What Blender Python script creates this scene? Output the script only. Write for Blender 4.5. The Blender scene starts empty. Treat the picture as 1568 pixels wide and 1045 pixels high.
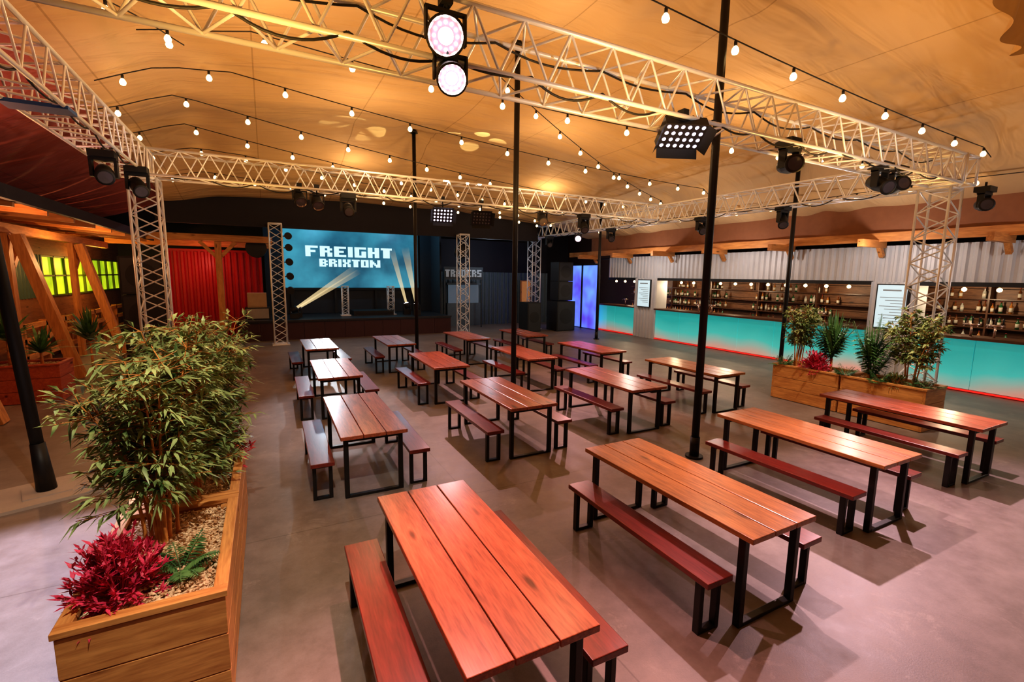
import bpy, math, random
import numpy as np
from mathutils import Vector, Matrix
random.seed(7)
rnd=random.random
def ru(a,b): return a+(b-a)*random.random()
COL=bpy.context.scene.collection
vs=bpy.context.scene.view_settings
vs.view_transform='Standard'
try: vs.look='Medium High Contrast'
except Exception:
    try: vs.look='Standard - Medium High Contrast'
    except Exception: pass

# ------------------------------------------------------------------ mesh builder
class MB:
    def __init__(s): s.v=[];s.f=[];s.m=[];s.sm=[]
    def face(s,pts,m=0,smooth=False):
        n=len(s.v);s.v+= [tuple(p) for p in pts];s.f.append(tuple(range(n,n+len(pts))));s.m.append(m);s.sm.append(smooth)
    def box(s,x0,y0,z0,x1,y1,z1,m=0,M=None):
        n=len(s.v)
        P=[(x0,y0,z0),(x1,y0,z0),(x1,y1,z0),(x0,y1,z0),(x0,y0,z1),(x1,y0,z1),(x1,y1,z1),(x0,y1,z1)]
        if M is not None: P=[tuple(M@Vector(p)) for p in P]
        s.v+=P
        for q in [(0,3,2,1),(4,5,6,7),(0,1,5,4),(1,2,6,5),(2,3,7,6),(3,0,4,7)]:
            s.f.append(tuple(n+i for i in q));s.m.append(m);s.sm.append(False)
    def cbox(s,c,h,m=0,M=None):
        s.box(c[0]-h[0],c[1]-h[1],c[2]-h[2],c[0]+h[0],c[1]+h[1],c[2]+h[2],m,M)
    def beam(s,p0,p1,w,h,m=0,up=(0,0,1)):
        p0=Vector(p0);p1=Vector(p1);d=(p1-p0);L=d.length;d.normalize()
        u=Vector(up)
        if abs(d.dot(u))>.98:u=Vector((0,1,0))
        r=d.cross(u).normalized();u=r.cross(d)
        M=Matrix((r,d,u)).transposed().to_4x4();M.translation=p0
        s.box(-w/2,0,-h/2,w/2,L,h/2,m,M)
    def tube(s,p0,p1,r,n=8,m=0,r2=None,cap=True,smooth=True):
        p0=Vector(p0);p1=Vector(p1);d=(p1-p0)
        if d.length<1e-6:return
        d.normalize();r2=r if r2 is None else r2
        a=d.orthogonal().normalized();b=d.cross(a)
        k=len(s.v)
        for P,R in((p0,r),(p1,r2)):
            for i in range(n):
                t=2*math.pi*i/n;s.v.append(tuple(P+a*math.cos(t)*R+b*math.sin(t)*R))
        for i in range(n):
            j=(i+1)%n;s.f.append((k+i,k+j,k+n+j,k+n+i));s.m.append(m);s.sm.append(smooth)
        if cap:
            s.f.append(tuple(k+i for i in reversed(range(n))));s.m.append(m);s.sm.append(False)
            s.f.append(tuple(k+n+i for i in range(n)));s.m.append(m);s.sm.append(False)
    def lathe(s,prof,n=10,m=0,M=None,smooth=True):
        k=len(s.v)
        for (r,z) in prof:
            for i in range(n):
                t=2*math.pi*i/n;p=Vector((r*math.cos(t),r*math.sin(t),z))
                s.v.append(tuple(M@p if M is not None else p))
        for a in range(len(prof)-1):
            mm=m[a] if isinstance(m,(list,tuple)) else m
            for i in range(n):
                j=(i+1)%n;s.f.append((k+a*n+i,k+a*n+j,k+(a+1)*n+j,k+(a+1)*n+i));s.m.append(mm);s.sm.append(smooth)
    def polytube(s,pts,r,n=6,m=0):
        for a,b in zip(pts[:-1],pts[1:]): s.tube(a,b,r,n,m,cap=False)
    def build(s,name,mats,loc=(0,0,0),rot=0,bevel=0,mesh_only=False):
        me=bpy.data.meshes.new(name);me.from_pydata(s.v,[],s.f)
        for mt in mats: me.materials.append(mt)
        me.polygons.foreach_set('material_index',s.m);me.polygons.foreach_set('use_smooth',s.sm);me.update()
        if mesh_only:return me
        return place(me,name,loc,rot,bevel)
def place(me,name,loc=(0,0,0),rot=0,bevel=0,parent=None):
    ob=bpy.data.objects.new(name,me);COL.objects.link(ob);ob.location=loc;ob.rotation_euler=(0,0,rot)
    if bevel:
        b=ob.modifiers.new('bevel','BEVEL');b.width=bevel;b.segments=2;b.limit_method='ANGLE'
    if parent: ob.parent=parent
    return ob

# ------------------------------------------------------------------ materials
def nodes(name):
    m=bpy.data.materials.new(name);m.use_nodes=True;nt=m.node_tree
    return m,nt,nt.nodes['Principled BSDF']
def plain(name,c,rough=.5,metal=0,emis=None,es=0,spec=.5,bump=0,bscale=60,var=.12):
    m,nt,b=nodes(name)
    b.inputs['Base Color'].default_value=(*c,1);b.inputs['Roughness'].default_value=rough;b.inputs['Metallic'].default_value=metal
    b.inputs['Specular IOR Level'].default_value=spec
    if emis: b.inputs['Emission Color'].default_value=(*emis,1);b.inputs['Emission Strength'].default_value=es
    tc=nt.nodes.new('ShaderNodeTexCoord');nz=nt.nodes.new('ShaderNodeTexNoise');nz.inputs['Scale'].default_value=bscale*.12;nz.inputs['Detail'].default_value=5
    nt.links.new(tc.outputs['Object'],nz.inputs['Vector'])
    mx=nt.nodes.new('ShaderNodeMix');mx.data_type='RGBA'
    mx.inputs[6].default_value=(*[k*(1-var) for k in c],1);mx.inputs[7].default_value=(*[min(1,k*(1+var)) for k in c],1)
    nt.links.new(nz.outputs['Fac'],mx.inputs[0]);nt.links.new(mx.outputs[2],b.inputs['Base Color'])
    if bump:
        n2=nt.nodes.new('ShaderNodeTexNoise');n2.inputs['Scale'].default_value=bscale;nt.links.new(tc.outputs['Object'],n2.inputs['Vector'])
        bp=nt.nodes.new('ShaderNodeBump');bp.inputs['Strength'].default_value=bump;bp.inputs['Distance'].default_value=.01
        nt.links.new(n2.outputs['Fac'],bp.inputs['Height']);nt.links.new(bp.outputs['Normal'],b.inputs['Normal'])
    return m
def emit(name,c,s,samp=True):
    m,nt,b=nodes(name);b.inputs['Base Color'].default_value=(*[x*.3 for x in c],1)
    b.inputs['Emission Color'].default_value=(*c,1);b.inputs['Emission Strength'].default_value=s
    if not samp:
        try: m.cycles.emission_sampling='NONE'
        except Exception: pass
    return m
def wood(name,dark,light,axis='Y',rough=.45,gs=1.,coat=0.,knots=True):
    m,nt,b=nodes(name);N=nt.nodes.new;L=nt.links.new
    tc=N('ShaderNodeTexCoord');oi=N('ShaderNodeObjectInfo');ad=N('ShaderNodeVectorMath');ad.operation='ADD'
    sc=N('ShaderNodeVectorMath');sc.operation='SCALE';sc.inputs['Scale'].default_value=13.
    cmb=N('ShaderNodeCombineXYZ');[L(oi.outputs['Random'],cmb.inputs[i]) for i in range(3)]
    L(cmb.outputs[0],sc.inputs[0]);L(tc.outputs['Object'],ad.inputs[0]);L(sc.outputs[0],ad.inputs[1])
    mp=N('ShaderNodeMapping');s={'X':(.9,9,9),'Y':(9,.9,9),'Z':(9,9,.9)}[axis];mp.inputs['Scale'].default_value=[k*gs for k in s]
    L(ad.outputs[0],mp.inputs[0])
    n1=N('ShaderNodeTexNoise');n1.inputs['Scale'].default_value=1.6;n1.inputs['Detail'].default_value=6;n1.inputs['Distortion'].default_value=1.2;L(mp.outputs[0],n1.inputs['Vector'])
    n2=N('ShaderNodeTexNoise');n2.inputs['Scale'].default_value=9;n2.inputs['Detail'].default_value=3;L(mp.outputs[0],n2.inputs['Vector'])
    mx=N('ShaderNodeMix');mx.data_type='FLOAT';mx.inputs[0].default_value=.4;L(n1.outputs['Fac'],mx.inputs[2]);L(n2.outputs['Fac'],mx.inputs[3])
    cr=N('ShaderNodeValToRGB');cr.color_ramp.elements[0].position=.30;cr.color_ramp.elements[1].position=.66
    cr.color_ramp.elements[0].color=(*dark,1);cr.color_ramp.elements[1].color=(*light,1);L(mx.outputs[0],cr.inputs[0])
    out=cr.outputs[0]
    if knots:
        mp2=N('ShaderNodeMapping');s={'X':(.45,1.6,1.6),'Y':(1.6,.45,1.6),'Z':(1.6,1.6,.45)}[axis];mp2.inputs['Scale'].default_value=[k*3 for k in s];L(ad.outputs[0],mp2.inputs[0])
        vo=N('ShaderNodeTexVoronoi');vo.inputs['Scale'].default_value=1.;L(mp2.outputs[0],vo.inputs['Vector'])
        kr=N('ShaderNodeValToRGB');kr.color_ramp.elements[0].position=.06;kr.color_ramp.elements[1].position=.14
        kr.color_ramp.elements[0].color=(.30,.25,.22,1);kr.color_ramp.elements[1].color=(1,1,1,1);L(vo.outputs['Distance'],kr.inputs[0])
        mu=N('ShaderNodeMix');mu.data_type='RGBA';mu.blend_type='MULTIPLY';mu.inputs[0].default_value=1;L(out,mu.inputs[6]);L(kr.outputs[0],mu.inputs[7]);out=mu.outputs[2]
    L(out,b.inputs['Base Color']);b.inputs['Roughness'].default_value=rough;b.inputs['Coat Weight'].default_value=coat;b.inputs['Coat Roughness'].default_value=.25
    bp=N('ShaderNodeBump');bp.inputs['Strength'].default_value=.25;bp.inputs['Distance'].default_value=.004;L(mx.outputs[0],bp.inputs['Height']);L(bp.outputs[0],b.inputs['Normal'])
    return m
def twotone(name,c1,c2,scale,rough=.5,p0=.35,p1=.65,bump=.2,bdist=.01,transl=0):
    m,nt,b=nodes(name);N=nt.nodes.new;L=nt.links.new
    tc=N('ShaderNodeTexCoord');n1=N('ShaderNodeTexNoise');n1.inputs['Scale'].default_value=scale;n1.inputs['Detail'].default_value=8;L(tc.outputs['Object'],n1.inputs['Vector'])
    cr=N('ShaderNodeValToRGB');cr.color_ramp.elements[0].position=p0;cr.color_ramp.elements[1].position=p1
    cr.color_ramp.elements[0].color=(*c1,1);cr.color_ramp.elements[1].color=(*c2,1);L(n1.outputs['Fac'],cr.inputs[0]);L(cr.outputs[0],b.inputs['Base Color'])
    b.inputs['Roughness'].default_value=rough
    if bump:
        bp=N('ShaderNodeBump');bp.inputs['Strength'].default_value=bump;bp.inputs['Distance'].default_value=bdist;L(n1.outputs['Fac'],bp.inputs['Height']);L(bp.outputs[0],b.inputs['Normal'])
    return m

M_steel=plain('black_steel',(.018,.016,.016),.38,.3,spec=.5,bump=.05)
M_black=plain('matte_black',(.012,.012,.013),.6)
M_pole=plain('pole_black',(.012,.011,.011),.5,.2)
M_truss=plain('truss_aluminium',(.84,.85,.88),.36,.22,var=.06)
M_table=wood('table_wood_red',(.20,.045,.024),(.58,.16,.078),'Y',.28,coat=.4)
M_tableY=wood('table_wood_brown',(.24,.075,.024),(.62,.24,.075),'Y',.28,coat=.35)
M_bench=wood('bench_wood',(.11,.014,.011),(.25,.032,.022),'Y',.30,coat=.35,knots=False)
M_plX=wood('planter_wood_x',(.46,.17,.045),(.84,.43,.14),'X',.5)
M_plY=wood('planter_wood_y',(.46,.17,.045),(.84,.43,.14),'Y',.5)
M_plZ=wood('planter_wood_z',(.46,.17,.045),(.84,.43,.14),'Z',.5)
M_timY=wood('timber_y',(.42,.15,.04),(.78,.36,.11),'Y',.55,gs=.6)
M_timZ=wood('timber_z',(.42,.15,.04),(.78,.36,.11),'Z',.55,gs=.6)
M_timX=wood('timber_x',(.42,.15,.04),(.78,.36,.11),'X',.55,gs=.6)
M_chip=twotone('bark_chip',(.48,.27,.13),(1,.80,.54),22,.8)
M_leaf=twotone('bamboo_leaf',(.045,.11,.025),(.52,.64,.26),5.5,.36,bump=0)
M_leafO=twotone('olive_leaf',(.07,.15,.03),(.50,.56,.24),5,.42,bump=0)
M_leaf2=twotone('dark_leaf',(.025,.10,.035),(.14,.30,.09),6,.42,bump=0)
M_cane=twotone('bamboo_cane',(.50,.17,.04),(.85,.36,.09),9,.45,bump=0)
M_red=twotone('red_foliage',(.40,.005,.04),(1,.10,.22),11,.5,bump=0)
M_bulb=emit('bulb_glow',(1,.64,.27),8,False)
M_lensW=emit('lens_white',(1,.86,.90),14,False)
M_lensV=emit('lens_violet',(.9,.78,1),2.2,False)
M_lensoff=plain('lens_glass',(.10,.09,.11),.12)
M_chrome=plain('reflector_chrome',(.7,.55,.5),.2,.9)
M_corrW=plain('white_corrugated_steel',(.66,.68,.72),.5,.1,bump=.1,bscale=12,var=.18)
M_corrR=plain('red_container_steel',(.42,.010,.016),.42,.0,bump=.1,bscale=12,var=.2)
M_corrD=plain('dark_container_steel',(.09,.13,.16),.5,.1)
M_fascia=plain('fascia_black',(.012,.01,.018),.75)

# floor
def floor_mat():
    m,nt,b=nodes('concrete_floor');N=nt.nodes.new;L=nt.links.new
    tc=N('ShaderNodeTexCoord')
    n1=N('ShaderNodeTexNoise');n1.inputs['Scale'].default_value=.55;n1.inputs['Detail'].default_value=9;n1.inputs['Roughness'].default_value=.6;L(tc.outputs['Object'],n1.inputs['Vector'])
    n2=N('ShaderNodeTexNoise');n2.inputs['Scale'].default_value=3.5;n2.inputs['Detail'].default_value=12;n2.inputs['Roughness'].default_value=.72;L(tc.outputs['Object'],n2.inputs['Vector'])
    n3=N('ShaderNodeTexNoise');n3.inputs['Scale'].default_value=90;n3.inputs['Detail'].default_value=3;L(tc.outputs['Object'],n3.inputs['Vector'])
    c1=N('ShaderNodeValToRGB');c1.color_ramp.elements[0].position=.3;c1.color_ramp.elements[1].position=.7
    c1.color_ramp.elements[0].color=(.185,.150,.135,1);c1.color_ramp.elements[1].color=(.32,.27,.25,1);L(n1.outputs['Fac'],c1.inputs[0])
    c2=N('ShaderNodeValToRGB');c2.color_ramp.elements[0].position=.36;c2.color_ramp.elements[1].position=.62
    c2.color_ramp.elements[0].color=(.66,.64,.62,1);c2.color_ramp.elements[1].color=(1,1,1,1);L(n2.outputs['Fac'],c2.inputs[0])
    mu=N('ShaderNodeMix');mu.data_type='RGBA';mu.blend_type='MULTIPLY';mu.inputs[0].default_value=.85;L(c1.outputs[0],mu.inputs[6]);L(c2.outputs[0],mu.inputs[7])
    vo=N('ShaderNodeTexVoronoi');vo.inputs['Scale'].default_value=1.3;L(tc.outputs['Object'],vo.inputs['Vector'])
    c3=N('ShaderNodeValToRGB');c3.color_ramp.elements[0].position=.022;c3.color_ramp.elements[1].position=.032
    c3.color_ramp.elements[0].color=(.3,.3,.3,1);c3.color_ramp.elements[1].color=(1,1,1,1);L(vo.outputs['Distance'],c3.inputs[0])
    m2=N('ShaderNodeMix');m2.data_type='RGBA';m2.blend_type='MULTIPLY';m2.inputs[0].default_value=1;L(mu.outputs[2],m2.inputs[6]);L(c3.outputs[0],m2.inputs[7])
    n4=N('ShaderNodeTexNoise');n4.inputs['Scale'].default_value=1.7;n4.inputs['Detail'].default_value=14;n4.inputs['Roughness'].default_value=.78;n4.inputs['Distortion'].default_value=.6;L(tc.outputs['Object'],n4.inputs['Vector'])
    c4=N('ShaderNodeValToRGB');c4.color_ramp.elements[0].position=.57;c4.color_ramp.elements[0].color=(0,0,0,1);c4.color_ramp.elements[1].position=.70;c4.color_ramp.elements[1].color=(.36,.36,.36,1);L(n4.outputs['Fac'],c4.inputs[0])
    m3=N('ShaderNodeMix');m3.data_type='RGBA';L(c4.outputs[0],m3.inputs[0]);L(m2.outputs[2],m3.inputs[6]);m3.inputs[7].default_value=(.58,.50,.44,1)
    sp=N('ShaderNodeSeparateXYZ');L(tc.outputs['Object'],sp.inputs[0]);o=m3.outputs[2]
    for ax,off in(('X',1.95),('Y',4.75)):
        a=N('ShaderNodeMath');a.operation='ADD';a.inputs[1].default_value=-off;L(sp.outputs[ax],a.inputs[0])
        p=N('ShaderNodeMath');p.operation='PINGPONG';p.inputs[1].default_value=3.1;L(a.outputs[0],p.inputs[0])
        g=N('ShaderNodeMath');g.operation='LESS_THAN';g.inputs[1].default_value=.006;L(p.outputs[0],g.inputs[0])
        q=N('ShaderNodeMix');q.data_type='RGBA';q.blend_type='MULTIPLY';L(g.outputs[0],q.inputs[0]);L(o,q.inputs[6]);q.inputs[7].default_value=(.68,.66,.63,1);o=q.outputs[2]
    L(o,b.inputs['Base Color'])
    rr=N('ShaderNodeMapRange');rr.inputs[3].default_value=.34;rr.inputs[4].default_value=.60;L(n2.outputs['Fac'],rr.inputs[0]);L(rr.outputs[0],b.inputs['Roughness'])
    bp=N('ShaderNodeBump');bp.inputs['Strength'].default_value=.15;bp.inputs['Distance'].default_value=.004;L(n3.outputs['Fac'],bp.inputs['Height']);L(bp.outputs[0],b.inputs['Normal'])
    return m
M_floor=floor_mat()
def canopy_mat(name,c1,c2):
    m,nt,b=nodes(name);N=nt.nodes.new;L=nt.links.new
    tc=N('ShaderNodeTexCoord');n1=N('ShaderNodeTexNoise');n1.inputs['Scale'].default_value=.35;n1.inputs['Detail'].default_value=5;L(tc.outputs['Object'],n1.inputs['Vector'])
    cr=N('ShaderNodeValToRGB');cr.color_ramp.elements[0].position=.3;cr.color_ramp.elements[1].position=.7;cr.color_ramp.elements[0].color=(*c1,1);cr.color_ramp.elements[1].color=(*c2,1);L(n1.outputs['Fac'],cr.inputs[0])
    sp=N('ShaderNodeSeparateXYZ');L(tc.outputs['Object'],sp.inputs[0])
    mo=N('ShaderNodeMath');mo.operation='PINGPONG';mo.inputs[1].default_value=1.1;L(sp.outputs['X'],mo.inputs[0])
    gt=N('ShaderNodeMath');gt.operation='LESS_THAN';gt.inputs[1].default_value=.012;L(mo.outputs[0],gt.inputs[0])
    mu=N('ShaderNodeMix');mu.data_type='RGBA';mu.blend_type='MULTIPLY';L(gt.outputs[0],mu.inputs[0]);L(cr.outputs[0],mu.inputs[6]);mu.inputs[7].default_value=(.72,.68,.62,1)
    L(mu.outputs[2],b.inputs['Base Color']);b.inputs['Roughness'].default_value=.75
    mp=N('ShaderNodeMapping');mp.inputs['Scale'].default_value=(.35,1.6,1);mp.inputs['Rotation'].default_value=(0,0,.4);L(tc.outputs['Object'],mp.inputs[0])
    n2=N('ShaderNodeTexNoise');n2.inputs['Scale'].default_value=1.1;n2.inputs['Detail'].default_value=3;n2.inputs['Distortion'].default_value=.8;L(mp.outputs[0],n2.inputs['Vector'])
    bp=N('ShaderNodeBump');bp.inputs['Strength'].default_value=.6;bp.inputs['Distance'].default_value=.28;L(n2.outputs['Fac'],bp.inputs['Height']);L(bp.outputs[0],b.inputs['Normal'])
    return m
M_can=canopy_mat('tent_fabric',(.58,.39,.20),(.68,.48,.26))
M_canR=canopy_mat('tent_fabric_side_dim_light',(.30,.07,.055),(.40,.10,.075))  # same tent fabric; its dimmer, redder light is put into the colour

# ------------------------------------------------------------------ camera (fitted)
h,yaw,pit,ro,fpx=2.523,math.radians(27.74),math.radians(7.93),math.radians(.76),714.6
F=Vector((math.sin(yaw)*math.cos(pit),math.cos(yaw)*math.cos(pit),-math.sin(pit)));R=Vector((math.cos(yaw),-math.sin(yaw),0));U=R.cross(F)
R2=R*math.cos(ro)+U*math.sin(ro);U2=-R*math.sin(ro)+U*math.cos(ro)
cd=bpy.data.cameras.new('camera');cd.sensor_width=36;cd.lens=fpx/1568*36;cd.clip_start=.05;cd.clip_end=200
cam=bpy.data.objects.new('camera',cd);COL.objects.link(cam)
Mx=Matrix((R2,U2,-F)).transposed().to_4x4();Mx.translation=(0,0,h);cam.matrix_world=Mx
bpy.context.scene.camera=cam

# ------------------------------------------------------------------ canopy shape
def cint(x,xs,ys):
    if x<=xs[0]:return ys[0]
    for i in range(len(xs)-1):
        if x<=xs[i+1]:
            t=(x-xs[i])/(xs[i+1]-xs[i]);t=t*t*(3-2*t)*.6+t*.4;return ys[i]+(ys[i+1]-ys[i])*t
    return ys[-1]
PEAK=[(5.28,4.42),(4.3,8.1),(3.9,13.5),(12.5,7.8),(11.9,15.2)]
def cz(x,y):
    b=cint(x,[-2.7,-1.2,1.5,7,12,13.9],[5.45,6.05,6.35,6.35,5.55,4.35])
    s=cint(y,[-4,2,12.5,16,18.7],[.5,0,.1,.65,1.2])
    b-=s*max(0,min(1,(b-4.3)/2))
    for i,(px,py) in enumerate(PEAK):
        r=math.hypot(x-px,y-py);b+=(.5 if i<3 else .35)*math.exp(-r/.8)
        if r>.01 and r<5: b+=.04*math.cos(9*math.atan2(y-py,x-px))*math.exp(-((r-1.3)/1.1)**2)
    return b+.02*math.sin(x*1.7+y*.8)
def grid(name,xs,ys,zf,mat):
    mb=MB();nx,ny=len(xs),len(ys)
    for y in ys:
        for x in xs: mb.v.append((x,y,zf(x,y)))
    for j in range(ny-1):
        for i in range(nx-1):
            a=j*nx+i;mb.f.append((a,a+nx,a+nx+1,a+1));mb.m.append(0);mb.sm.append(True)
    return mb.build(name,[mat])
xs=sorted(set(list(np.linspace(-2.7,13.9,130))+[p[0] for p in PEAK]));ys=sorted(set(list(np.linspace(-5,18.65,170))+[p[1] for p in PEAK]))
grid('tent_canopy',xs,ys,cz,M_can)
def sz(x,y):
    t=(-2.7-x)/3.2;return cz(-2.7,y)*(1-t)+3.95*t-.35*math.sin(math.pi*t)*.6+.03*math.sin(y*2.3)*t
grid('tent_side_canopy',list(np.linspace(-5.9,-2.7,20)),list(np.linspace(-5,18.65,60)),sz,M_canR)
mb=MB()
for i in range(78):
    y0=-5+i*.3;y1=y0+.3
    f=lambda y:13.9+.05*math.sin(y*3.1)
    mb.face([(f(y0),y0,3.72),(f(y1),y1,3.72),(13.9,y1,4.5),(13.9,y0,4.5)],0,True)
mb.build('tent_valance',[plain('valance_fabric',(.30,.13,.065),.8)])
mb=MB();nu,nv=140,14
for j in range(nv+1):
    for i in range(nu+1):
        u=i/nu;v=j/nv;x=7.5+3.9*u;y=2.6+.15*u;dz=(.3+.7*abs(math.sin(u*math.pi*2.5))**.7)*.8*v
        off=.07*math.sin(u*64+v*1.5)*v+.05*math.sin(v*math.pi)
        mb.v.append((x+off*.3,y-off,cz(x,y)-.02-dz))
for j in range(nv):
    for i in range(nu):
        a=j*(nu+1)+i;mb.f.append((a,a+1,a+nu+2,a+nu+1));mb.m.append(0);mb.sm.append(True)
mb.build('gathered_tent_drape',[M_can])

# ------------------------------------------------------------------ floor, walls
mb=MB();mb.box(-14,-7,-.1,18.5,31,0);mb.build('floor',[M_floor])
mb=MB();mb.box(-5.4,25.2,0,18.5,25.4,6);mb.box(-14,30.6,0,-5.4,30.8,6);mb.build('wall_back',[plain('dark_wall',(.03,.025,.03),.8)])
mb=MB();mb.box(17.2,-7,0,17.4,25.2,6);mb.build('wall_right',[plain('brown_wall',(.10,.05,.03),.8)])

def corr(mb,axis,c,a0,a1,z0,z1,pitch=.2,dep=.045,m=0,sgn=-1):
    a=a0;pts=[]
    while a<a1-1e-4:
        for da,d in((0,0),(.2,dep),(.5,dep),(.7,0)):
            p=a+da*pitch
            if p<=a1: pts.append((p,d))
        a+=pitch
    pts.append((a1,0))
    for (p,d),(q,e) in zip(pts[:-1],pts[1:]):
        if axis=='y': mb.face([(c+sgn*d,p,z0),(c+sgn*e,q,z0),(c+sgn*e,q,z1),(c+sgn*d,p,z1)],m)
        else: mb.face([(p,c+sgn*d,z0),(q,c+sgn*e,z0),(q,c+sgn*e,z1),(p,c+sgn*d,z1)],m)

# ------------------------------------------------------------------ tables and benches
def table_mesh(mat):
    mb=MB();L=1.92;W=.74;t=.042;n=3;g=.008;w=(W-g*(n-1))/n
    for i in range(n):
        x=-W/2+i*(w+g);mb.box(x,-L/2,.75-t,x+w,L/2,.75,0)
    for sx in(-1,1): mb.box(sx*(W/2-.1)-.02,-L/2+.12,.75-t-.03,sx*(W/2-.1)+.02,L/2-.12,.75-t-.001,1)
    for sy in(-1,1):
        y=sy*(L/2-.11)
        for sx in(-1,1): mb.box(sx*(W/2-.065)-.025,y-.028,0.0,sx*(W/2-.065)+.025,y+.028,.75-t,1)
        mb.box(-W/2+.09,y-.028,0,W/2-.09,y+.028,.03,1);mb.box(-W/2+.09,y-.028,.75-t-.05,W/2-.09,y+.028,.75-t-.001,1)
    return mb.build('picnic_table',[mat,M_steel],mesh_only=True)
def bench_mesh():
    mb=MB();L=1.72;W=.25;t=.045
    mb.box(-W/2,-L/2,.45-t,W/2,L/2,.45,0)
    for sy in(-1,1):
        y=sy*(L/2-.1)
        for sx in(-1,1): mb.box(sx*(W/2-.04)-.02,y-.028,0,sx*(W/2-.04)+.02,y+.028,.45-t,1)
        mb.box(-W/2+.06,y-.028,0,W/2-.06,y+.028,.028,1);mb.box(-W/2+.06,y-.028,.45-t-.035,W/2-.06,y+.028,.45-t-.001,1)
    mb.box(-.02,-L/2+.14,.45-t-.03,.02,L/2-.14,.45-t-.001,1)
    return mb.build('bench',[M_bench,M_steel],mesh_only=True)
TM=table_mesh(M_table);TY=table_mesh(M_tableY);BM=bench_mesh()
TP=[(1.07,2.67),(3.24,2.82),(5.58,3.08),(8.0,3.13),(1.01,6.14),(1.08,9.35),(1.11,12.76),(3.21,6.34),(5.43,6.44),(7.69,6.65),(3.16,9.44),(3.02,12.77),(5.31,9.54),(5.25,12.97),(7.34,9.62),(7.21,12.99)]
for k,(x,y) in enumerate(TP):
    a=ru(-.012,.012);place(TY if k in(1,2,9) else TM,'picnic_table',(x,y,0),a,.005)
    for s in(-1,1):
        place(BM,'bench',(x+s*(.53+ru(0,.03)),y+ru(-.04,.04),0),a+ru(-.02,.02),.005)

# ------------------------------------------------------------------ truss
def truss(mb,p0,p1,s=.45,bay=.5,r=.025,rb=.0135,up=(0,0,1)):
    p0=Vector(p0);p1=Vector(p1);d=p1-p0;L=d.length;d.normalize();u=Vector(up);r_=d.cross(u).normalized();u=r_.cross(d).normalized()
    cs=[r_*(a*s/2)+u*(b*s/2) for a,b in((-1,-1),(1,-1),(1,1),(-1,1))]
    for c in cs: mb.tube(p0+c,p1+c,r,8)
    n=max(1,round(L/bay));st=L/n
    for i in range(n):
        A=p0+d*st*i;B=p0+d*st*(i+1);mid=(A+B)/2
        for k in range(4):
            c0=cs[k];c1=cs[(k+1)%4]
            if k%2: c0,c1=c1,c0
            mb.tube(A+c0,mid+c1,rb,6,cap=False);mb.tube(mid+c1,B+c0,rb,6,cap=False)
    for P in(p0,p1):
        for k in range(4): mb.tube(P+cs[k],P+cs[(k+1)%4],r*.9,6)
ZT=4.58
def mk_truss(name,p0,p1,up=(0,0,1),**k):
    mb=MB();truss(mb,p0,p1,up=up,**k);return mb.build(name,[M_truss])
mk_truss('roof_truss',(-1.85,4.28,ZT),(11.35,4.28,ZT),s=.5)
mk_truss('roof_truss',(-1.85,11.55,ZT),(11.1,11.55,ZT),s=.48)
mk_truss('roof_truss',(-2.13,-2,ZT),(-2.13,11.8,ZT),s=.5)
mk_truss('roof_truss',(11.65,4.02,ZT),(11.45,19.3,ZT),s=.5)
def tower(x,y,z0,z1,s=.45):
    mb=MB();truss(mb,(x,y,z0+.03),(x,y,z1),s=s,up=(0,1,0));mb.cbox((x,y,z0+.015),(s*.7,s*.7,.015));return mb.build('truss_tower',[M_truss])
tower(-2.0,11.75,0,4.31);tower(11.8,4.5,0,4.31,.5);tower(11.45,19.6,0,4.3)
tower(.38,18.4,0,4.2,.4);tower(7.35,18.45,0,4.2,.4)
mb=MB();mb.box(-2.42,7.15,4.29,-1.84,7.45,4.33);mb.build('ratchet_strap',[plain('blue_strap',(.03,.12,.4),.6)])
def cable(name,p0,p1,n,dip):
    mb=MB();p0=Vector(p0);p1=Vector(p1);pts=[]
    for i in range(n*10+1):
        t=i/(n*10);q=p0.lerp(p1,t);f=(t*n)%1;q.z-=dip*(.3+.7*abs(math.sin(int(t*n)*2.3)))*4*f*(1-f);q.y+=.02*math.sin(t*60);pts.append(q)
    mb.polytube(pts,.012,5,0);return mb.build(name,[M_black])
cable('power_cable',(-1.8,4.04,4.36),(11.3,4.04,4.36),16,.13);cable('power_cable',(-1.8,11.35,4.36),(11.2,11.35,4.36),15,.15)
cable('power_cable',(-1.9,-1,4.36),(-1.9,11.3,4.36),12,.14);cable('power_cable',(11.4,4.3,4.36),(11.2,19,4.36),16,.14)
cable('power_cable',(-1.8,4.5,4.8),(11.3,4.5,4.8),10,.1)

# ------------------------------------------------------------------ poles
def pole(x,y,zt,r=.052,pad=False):
    mb=MB();mb.tube((x,y,.02),(x,y,zt-.03),r,14);mb.tube((x,y,0),(x,y,.03),.12,16);mb.tube((x,y,.03),(x,y,.3),r*1.25,14)
    mb.tube((x,y,zt-.12),(x,y,zt-.03),r*2.2,14,r2=r*1.2);mb.build('tent_pole',[M_pole])
for (x,y) in PEAK: pole(x,y,cz(x,y)-.02)
M=Matrix.Rotation(.35,4,'Z');M.translation=(-2.33,6.9,0)
mb=MB();mb.box(-.42,-.38,0,.42,.38,.035,0,M);mb.box(-.2,-.2,.035,.2,.2,.05,0,M)
mb.build('pole_footing_slab',[plain('pale_concrete',(.50,.42,.36),.8,bump=.2)])
mb=MB();mb.tube((-2.33,6.9,.05),(-2.62,6.9,5.0),.058,14);mb.tube((-2.33,6.9,.05),(-2.36,6.9,.6),.09,14,r2=.065);mb.build('tent_pole',[M_pole])

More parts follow.
